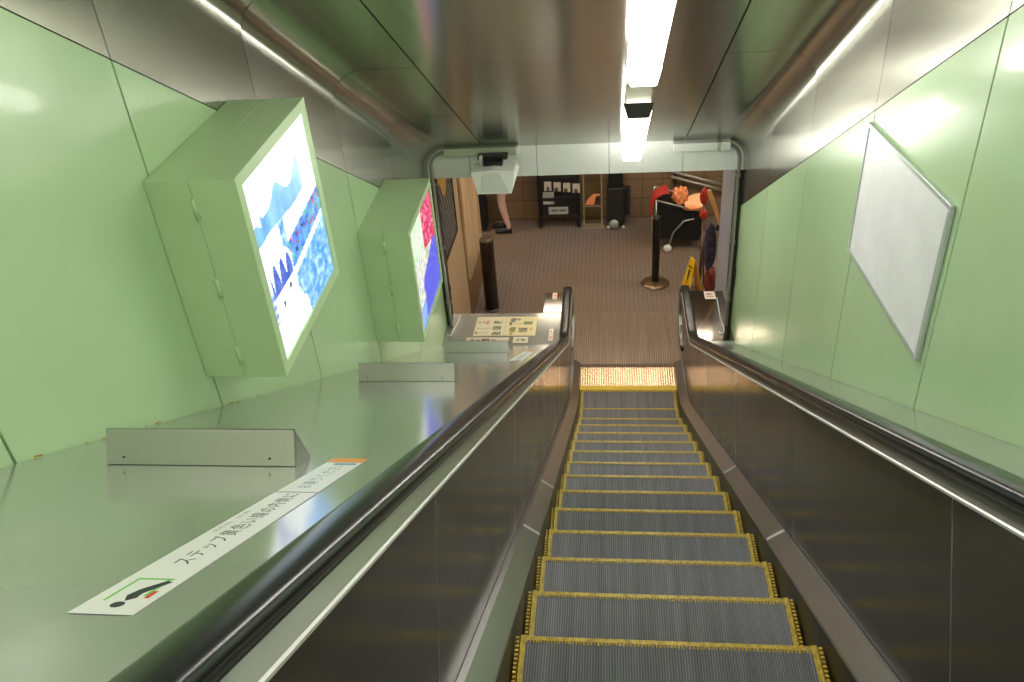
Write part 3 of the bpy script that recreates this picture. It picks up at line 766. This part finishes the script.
MB().box(XL-.0195, XL+.012, 9.22, 10.38, .55, 2.6).build('sheet', M['veined'], t, bevel=.004)
mb = MB()
for k in range(6): mb.lathe((XL+.0125, 9.27, .62+.11*k), [(.001, .002), (.012, .002), (.012, .0)], 10, axis='x')
mb.build('rivets', M['darkmetal'], t); 
t = thing('door_latch', (XL-.02, 8.02, 1.05), 'small dark latch on the beige wall below the poster', 'latch')
MB().box(XL-.02, XL-.008, 7.99, 8.03, 1.02, 1.20).build('plate', M['darkmetal'], t, bevel=.002)
MB().box(XL-.008, XL+.004, 8.0, 8.02, 1.08, 1.14).build('bolt', M['dark'], t, bevel=.002)

# tall case left of the walker
t = thing('upright_case', (-2.2, 11.9, 0), 'tall black upright case at left edge of the hall view', 'case')
MB().box(-2.42, -2.10, 11.78, 12.02, .06, .86).build('shell', M['dark'], t, bevel=.03)
for x in (-2.38, -2.14): MB().lathe((x, 11.84, .035), [(.001, -.015), (.034, -.015), (.034, .015), (.001, .015)], 14, axis='x').build('wheel', M['darkmetal'], t)
MB().tube([(-2.36, 11.99, .86), (-2.36, 11.99, 1.05), (-2.16, 11.99, 1.05), (-2.16, 11.99, .86)], .009, 8).build('handle', M['darkmetal'], t)

# information stand
t = thing('leaflet_stand', (-.97, 12.0, 0), 'black leaflet stand with pale flyers against the hall back wall', 'stand')
yb = 11.96
MB().box(-1.30, -.65, yb, yb+.06, .20, 1.65).build('back_panel', M['dark'], t, bevel=.005)
for x in (-1.29, -.70): MB().box(x, x+.045, yb-.06, yb+.10, .002, .199).build('leg', M['dark'], t, bevel=.004)
MB().box(-1.22, -.72, yb-.10, yb-.001, .23, .52).build('leaflet_box', M['dark'], t, bevel=.006)
MB().box(-1.13, -.83, yb-.105, yb-.101, .25, .37).build('name_plate', mat('pale_plate', (178,178,182), .4), t)
mb = MB()
for k in range(9): mb.box(-1.115+.031*k, -1.115+.031*k+(.022 if k % 4 else .012), yb-.1062, yb-.1052, .29+.01*(k % 2), .33)
mb.build('plate_lettering', M['darkmetal'], t)
for k in range(4):
    x = -1.19+.145*k
    picture('flyer', M['sheet'], t, (x, yb-.003, .60-.03*k*.5), (.11, 0, 0), (0, 0, .15), 10, 12, (lambda kk: (lambda u, v: (88,76,66) if v < .45 and abs(u-.5+.15*sin(kk)) < .25 else (200,190,178)))(k), .002)
picture('flyer', M['sheet'], t, (-1.21, yb-.105, .42), (.17, 0, 0), (0, .03, .19), 12, 12, lambda u, v: (150,154,146) if (v+u*.6) > .5 else (176,182,172), .002)
MB().box(-1.24, -.70, yb-.02, yb-.001, .80, .86).build('shelf', M['darkmetal'], t)

# glass display rack
t = thing('display_rack', (-.46, 11.95, 0), 'pale-framed glass display rack with base plate beside leaflet stand', 'rack')
for x in (-.60, -.325): MB().box(x, x+.022, 11.93, 11.955, .035, 1.6).build('post', M['palemetal'], t)
MB().box(-.63, -.285, 11.80, 12.08, .002, .034).build('base', M['palemetal'], t, bevel=.004)
MB().box(-.576, -.327, 11.94, 11.946, .05, 1.55).build('pane', M['glass'], t)
MB().box(-.577, -.326, 11.90, 11.938, .34, .352).build('ledge', M['palemetal'], t)
mb = MB().prism([(-.57, 11.925, .37), (-.43, 11.925, .36), (-.42, 11.925, .42), (-.40, 11.925, .50), (-.33, 11.925, .51), (-.34, 11.925, .54), (-.44, 11.925, .54), (-.52, 11.925, .46)], (0, .01, 0))
tag(mb.build('leaflet', M['orangeprint'], None, loc=(-.45, 11.93, .36)), 'orange leaflet standing on the ledge of the glass rack', 'leaflet')

# dark cleaning trolley with white wheels
t = thing('trolley', (-.09, 11.9, 0), 'dark narrow trolley with one large white wheel beside the glass rack', 'trolley')
MB().box(-.235, .035, 11.84, 12.08, .08, .66).build('body', M['darkmetal'], t, bevel=.02)
MB().box(-.21, .01, 11.86, 12.06, .662, .98).build('upper_bin', M['dark'], t, bevel=.02)
MB().lathe((-.125, 11.80, .085), [(.001, -.03), (.04, -.03), (.068, -.012), (.075, 0), (.068, .02), (.001, .03)], 20, axis='y').build('wheel', M['boardframe'], t)
for x in (-.235, .0): MB().ellipsoid((x+.02, 11.80, .031), (.028, .025, .030), 12, 8).build('caster', M['boardframe'], t)
MB().tube([(-.2, 12.06, .6), (-.2, 12.1, 1.1), (0, 12.1, 1.1), (0, 12.06, .6)], .011, 8).build('handle', M['conduit'], t)
MB().box(.04, .12, 11.95, 12.05, .15, .62).build('side_pouch', M['cloth_dark'], t, bevel=.02)

# laundry cart
t = thing('cleaning_cart', (.8, 11.25, 0), 'black bag cleaning cart on casters loaded with orange and red things', 'cart')
yc0, yc1 = 11.05, 11.5
mb = MB().hexa([(.50, yc0+.02, .17), (1.10, yc0+.02, .12), (1.10, yc1-.02, .12), (.50, yc1-.02, .17), (.45, yc0, .78), (1.13, yc0, .58), (1.13, yc1, .60), (.45, yc1, .80)])
mb.build('bag', M['bagblack'], t, bevel=.03)
for x in (.46, 1.12):
    for y in (yc0-.02, yc1+.02): MB().tube([(x+.02, y, .09), (x, y, .60 if x > 1 else .80)], .013, 8).build('leg', M['conduit'], t)
for y in (yc0-.02, yc1+.02): MB().tube([(.46, y, .80), (1.12, y, .60)], .012, 8).build('top_rail', M['conduit'], t)
mb = MB().tube([(.66, yc0-.024, .10), (.72, yc0-.024, .3), (.86, yc0-.024, .47), (1.0, yc0-.024, .50)], .014, 8); mb.build('brace', M['conduit'], t)
for x in (.48, 1.14):
    for y in (yc0-.02, yc1+.02):
        MB().lathe((x, y, .045), [(.001, -.018), (.03, -.018), (.044, -.01), (.044, .01), (.03, .018), (.001, .018)], 16, axis='y').build('caster', M['white'] if x < 1 else M['dark'], t)
MB().lathe((.64, yc0-.06, .06), [(.001, -.02), (.04, -.02), (.058, -.01), (.058, .01), (.04, .02), (.001, .02)], 16, axis='y').build('front_wheel', M['white'], t)
def lump(seed, amt):
    R = random.Random(seed); ph = [R.uniform(0, 6) for _ in range(6)]
    return lambda d: 1+amt*(sin(5*d.x+ph[0])*sin(4*d.y+ph[1])+.6*sin(9*d.z+ph[2])*sin(8*d.x+ph[3])+.4*sin(13*d.y+ph[4]))
# red cloth draped over the cart's left rim
mb = MB(); N = 14; K = 8
rows = []
path = [(.62, .905), (.56, .90), (.50, .865), (.455, .835), (.43, .80), (.405, .70), (.395, .60), (.39, .53)]
n = mb.add([(x+.012*sin(j*1.3+i), 11.02+.30*j/N, z+.012*sin(j*.9+i*.7)) for i, (x, z) in enumerate(path) for j in range(N+1)])
mb.add([(x+.016+.012*sin(j*1.3+i), 11.02+.30*j/N, z-.014+.012*sin(j*.9+i*.7)) for i, (x, z) in enumerate(path) for j in range(N+1)])
W = N+1; off = W*K
for i in range(K-1):
    for j in range(N):
        a = n+i*W+j; mb.face([a, a+1, a+W+1, a+W], 0, True); b = a+off; mb.face([b, b+W, b+W+1, b+1], 0, True)
for i in range(K-1):
    for j in (0, N): a = n+i*W+j; mb.face([a, a+W, a+W+off, a+off])
for j in range(N):
    for i in (0, K-1): a = n+i*W+j; mb.face([a, a+1, a+1+off, a+off])
tag(mb.build('cloth', M['redcloth'], None, loc=(.45, 11.15, .8)), 'red cloth draped over the left rim of the cleaning cart', 'cloth')
tag(MB().ellipsoid((.80, 11.15, .80), (.105, .09, .13), 30, 22, fn=lump(3, .22)).build('plastic_bag', M['orangebag'], None, loc=(.8, 11.15, .7)), 'crumpled orange plastic bag on top of the cleaning cart', 'bag')
t = thing('basket', (1.0, 11.14, .68), 'tilted peach oval basket on the right of the cleaning cart', 'basket')
rings = []
def br(r, d):
    tilt = radians(38); R = []
    for k in range(28):
        a = 2*pi*k/28; x, y, z = r*1.35*cos(a), r*sin(a), d
        y, z = y*cos(tilt)-z*sin(tilt), y*sin(tilt)+z*cos(tilt)
        R.append((1.02+x+.12*0, 11.12+y, .72+z+.16*x))
    return R
MB().loft([br(.085, -.09), br(.10, -.03), br(.115, .02), br(.122, .028), br(.112, .028), br(.105, .018)], 0).build('rim_and_wall', M['basket'], t)
MB().loft([br(.104, .008), br(.103, .006)], 0).build('inside', M['basketin'], t)
tag(MB().ellipsoid((.98, 11.06, .655), (.14, .05, .04), 18, 8, fn=lump(8, .08)).build('plastic_bag', M['orangebag'], None, loc=(.98, 11.06, .63)), 'flat orange plastic bag tucked under the peach basket', 'bag')

# mop with red head, plank, bags by the grey column
t = thing('mop', (1.06, 10.0, 0), 'upright mop with a red head beside the cleaning cart', 'mop')
MB().tube([(1.06, 10.0, .01), (1.0, 10.0, 1.2)], .012, 10).build('shaft', M['brownpole'], t)
MB().ellipsoid((1.0, 10.0, 1.28), (.048, .04, .12), 22, 18, fn=lump(5, .1)).build('mop_head', M['redcloth'], t)
MB().ellipsoid((1.005, 10.0, 1.03), (.05, .04, .07), 22, 18, fn=lump(9, .1)).build('cloth_wrap', M['redcloth'], t)
PL = thing('wooden_slat', (1.10, 8.86, 1.38), 'pale wooden slat leaning at the edge of the grey column', 'slat')
MB().tube([(.93, 8.99, 1.79), (1.097, 8.985, 1.34)], .026, 4).build('length', M['wood'], PL, bevel=.002)
MB().box(1.03, 1.10, 8.955, 9.0, 1.30, 1.36).build('clip', M['darkmetal'], PL)
t = thing('wrapped_bundle', (1.17, 9.75, 0), 'tall bundle wrapped in shiny dark plastic beside the grey column', 'bundle')
MB().ellipsoid((1.09, 9.78, .66), (.075, .10, .34), 20, 18, fn=lump(11, .09)).build('navy_wrap', M['navy'], t)
MB().ellipsoid((1.11, 9.74, .20), (.075, .10, .205), 20, 16, fn=lump(12, .09)).build('red_brown_wrap', M['redbrown'], t)

# handrail on the back wall
t = thing('wall_rail', (1.2, 12.12, .5), 'sloping grey double handrail on the brown back wall', 'handrail')
for dz in (0, -.085): MB().tube([(.74, 12.10, .80+dz), (1.85, 12.10, .46+dz)], .022, 10).build('rail', M['conduit'], t)
MB().tube([(.80, 12.12, .40), (.80, 12.12, .95)], .018, 8).build('bracket', M['darkmetal'], t)
MB().tube([(1.7, 12.12, .30), (1.7, 12.12, .62)], .018, 8).build('bracket', M['darkmetal'], t)

# hall ceiling lights
def hall_light(x, y, L, w, label):
    t = thing('hall_light', (x, y, 2.8), label, 'light', 'warm ceiling lights in the lower hall')
    MB().box(x-L-.02, x+L+.02, y-w-.02, y+w+.02, 2.76, 2.8).build('housing', M['lamphousing'], t)
    MB().box(x-L, x+L, y-w, y+w, 2.725, 2.759).build('diffuser', M['halllamp'], t, bevel=.008)
for x, y, L, w in ((-.9, 11.12, .4, .02), (.1, 10.4, .55, .06), (1.5, 10.3, .6, .05), (-3.3, 9.6, .6, .09), (-3.0, 11.2, .6, .09), (2.9, 9.6, .6, .09), (-.5, 8.6, .6, .08)):
    hall_light(x, y, L, w, 'warm ceiling light of the lower hall hidden above the lintel')

# ------------------------------------------------------------------ the walker in the hall
P = thing('person', (-1.83, 11.83, 0), 'person walking left in the hall with bare legs and black shoes', 'person')
def skin_mesh(name, nodes, edges, material, parent, levels=2):
    me = bpy.data.meshes.new(name); off = Vector(P.location)
    me.from_pydata([tuple(Vector(n[0])-off) for n in nodes], edges, [])
    o = bpy.data.objects.new(name, me); COL.objects.link(o); o.parent = parent
    me.materials.append(material)
    md = o.modifiers.new('skin', 'SKIN')
    if not me.skin_vertices: bpy.context.view_layer.update()
    for i, n in enumerate(nodes):
        r = n[1]; me.skin_vertices[0].data[i].radius = r if isinstance(r, tuple) else (r, r)
    me.skin_vertices[0].data[0].use_root = True
    sb = o.modifiers.new('subdivision', 'SUBSURF'); sb.levels = levels; sb.render_levels = levels
    md.use_smooth_shade = True
    return o
bx, by = -1.79, 11.85
# walking towards -X; leg A (near, planted behind), leg B (far, forward)
nodes = [((bx-.06, by, .92), (.15, .12)), ((bx-.07, by, 1.08), (.15, .11)), ((bx-.08, by, 1.28), (.17, .12)), ((bx-.08, by, 1.42), (.12, .09)), ((bx-.09, by, 1.50), .055), ((bx-.10, by, 1.56), .055),
         ((bx-.03, by-.09, .86), .085), ((bx-.055, by-.10, .50), .062), ((bx-.03, by-.10, .36), .058), ((bx+.035, by-.10, .11), .036), ((bx+.02, by-.10, .05), .036), ((bx-.11, by-.10, .035), .03),
         ((bx-.05, by+.09, .86), .085), ((bx-.085, by+.10, .50), .06), ((bx-.06, by+.10, .36), .055), ((bx-.03, by+.10, .11), .036), ((bx-.05, by+.10, .05), .036), ((bx-.17, by+.10, .035), .03),
         ((bx-.08, by-.19, 1.40), .055), ((bx-.02, by-.23, 1.16), .042), ((bx-.20, by-.25, 1.06), .032), ((bx-.27, by-.25, 1.04), .03),
         ((bx-.08, by+.19, 1.40), .055), ((bx-.12, by+.23, 1.14), .042), ((bx-.28, by+.24, 1.03), .032), ((bx-.34, by+.24, 1.01), .03)]
edges = [(0,1),(1,2),(2,3),(3,4),(4,5),(0,6),(6,7),(7,8),(8,9),(9,10),(10,11),(0,12),(12,13),(13,14),(14,15),(15,16),(16,17),(3,18),(18,19),(19,20),(20,21),(3,22),(22,23),(23,24),(24,25)]
body = skin_mesh('body', nodes, edges, M['skin'], P)
def headf(d):
    return 1+.06*max(0, -d.x)*max(0, -d.z)
hb = MB().ellipsoid((bx-.115, by, 1.66), (.098, .076, .118), 24, 18, fn=headf)
hb.ellipsoid((bx-.215, by, 1.645), (.02, .014, .022), 10, 8)                    # nose
for s in (-1, 1): hb.ellipsoid((bx-.10, by+s*.077, 1.65), (.02, .009, .03), 10, 8)
hb.build('head', M['skin'], P)
fb = MB()
for s in (-1, 1): fb.ellipsoid((bx-.202, by+s*.03, 1.672), (.007, .012, .007), 8, 6)
fb.ellipsoid((bx-.203, by, 1.605), (.006, .022, .006), 8, 6)
fb.build('face_features', M['hair'], P)
MB().ellipsoid((bx-.098, by, 1.70), (.104, .085, .095), 20, 14).build('hair', M['hair'], P)
def hand(c, s):
    mb = MB().ellipsoid(c, (.028, .016, .045), 12, 8)
    for k, L in enumerate((.055, .065, .06, .048)):
        x = c[0]-.021+.014*k; mb.tube([(x, c[1], c[2]-.035), (x-.004, c[1], c[2]-.035-L*.5), (x-.014, c[1]+.004*s, c[2]-.035-L)], [.008, .0075, .006], 8)
    mb.tube([(c[0]-.022, c[1], c[2]+.01), (c[0]-.045, c[1], c[2]-.015), (c[0]-.05, c[1], c[2]-.045)], [.01, .009, .007], 8)
    mb.build('hand', M['skin'], P)
hand((bx-.285, by-.25, 1.005), -1); hand((bx-.355, by+.24, .975), 1)
# clothing
def ring(cx, cy, z, rx, ry, k=20): return [(cx+rx*cos(2*pi*i/k), cy+ry*sin(2*pi*i/k), z) for i in range(k)]
MB().loft([ring(bx-.06, by, .80, .16, .17), ring(bx-.06, by, .93, .17, .175), ring(bx-.07, by, 1.1, .16, .165), ring(bx-.08, by, 1.3, .175, .20), ring(bx-.08, by, 1.43, .13, .19), ring(bx-.09, by, 1.49, .065, .07)]).build('shirt', M['shirt'], P)
mb = MB()
for s, ox in ((-1, 0), (1, -.02)):
    mb.loft([ring(bx-.062+ox, by+s*.10, .70, .096, .094), ring(bx-.05+ox, by+s*.095, .78, .10, .098), ring(bx-.055, by+s*.08, .90, .125, .10)])
mb.build('shorts', M['cloth_dark'], P)
for s, ax in ((-1, .02), (1, -.05)):
    cx = bx+ax; cy = by+s*.10
    rings = []
    for (dx, w, h) in ((.055, .022, .05), (.04, .040, .095), (0, .044, .10), (-.05, .043, .075), (-.11, .046, .06), (-.17, .040, .052), (-.205, .018, .03)):
        rings.append([(cx+dx, cy+w*cos(2*pi*i/14), .004+max(0, h*.5+h*.5*sin(2*pi*i/14))) for i in range(14)])
    MB().loft(rings).build('shoe', M['shoe'], P)

# ------------------------------------------------------------------ world, camera, view
w = bpy.data.worlds.new('world'); SC.world = w; w.use_nodes = True
w.node_tree.nodes['Background'].inputs[0].default_value = (.05, .05, .05, 1); w.node_tree.nodes['Background'].inputs[1].default_value = .3
f, yaw, pitch, roll = 828.2766, .1409849, .5696555, -.0821879
fwd = Vector((-sin(yaw)*cos(pitch), cos(yaw)*cos(pitch), -sin(pitch))); rt = Vector((cos(yaw), sin(yaw), 0)); up = rt.cross(fwd)
r2 = cos(roll)*rt+sin(roll)*up; u2 = -sin(roll)*rt+cos(roll)*up
cam = bpy.data.cameras.new('camera'); co = bpy.data.objects.new('camera', cam); COL.objects.link(co)
cam.sensor_width = 36; cam.lens = 36*f/1024; cam.clip_start = .02
m = Matrix((r2, u2, -fwd)).transposed().to_4x4(); m.translation = (-.18808, 0, 2.5211+ZF); co.matrix_world = m
SC.camera = co
vs = SC.view_settings
SC.display_settings.display_device = 'sRGB'
vs.view_transform = 'Standard'; vs.look = 'None'; vs.gamma = 1; vs.exposure = 1.15; vs.use_curve_mapping = False
SC.cycles.use_denoising = True
SC.cycles.max_bounces = 10; SC.cycles.glossy_bounces = 6; SC.cycles.diffuse_bounces = 5
SC.cycles.sample_clamp_indirect = 8
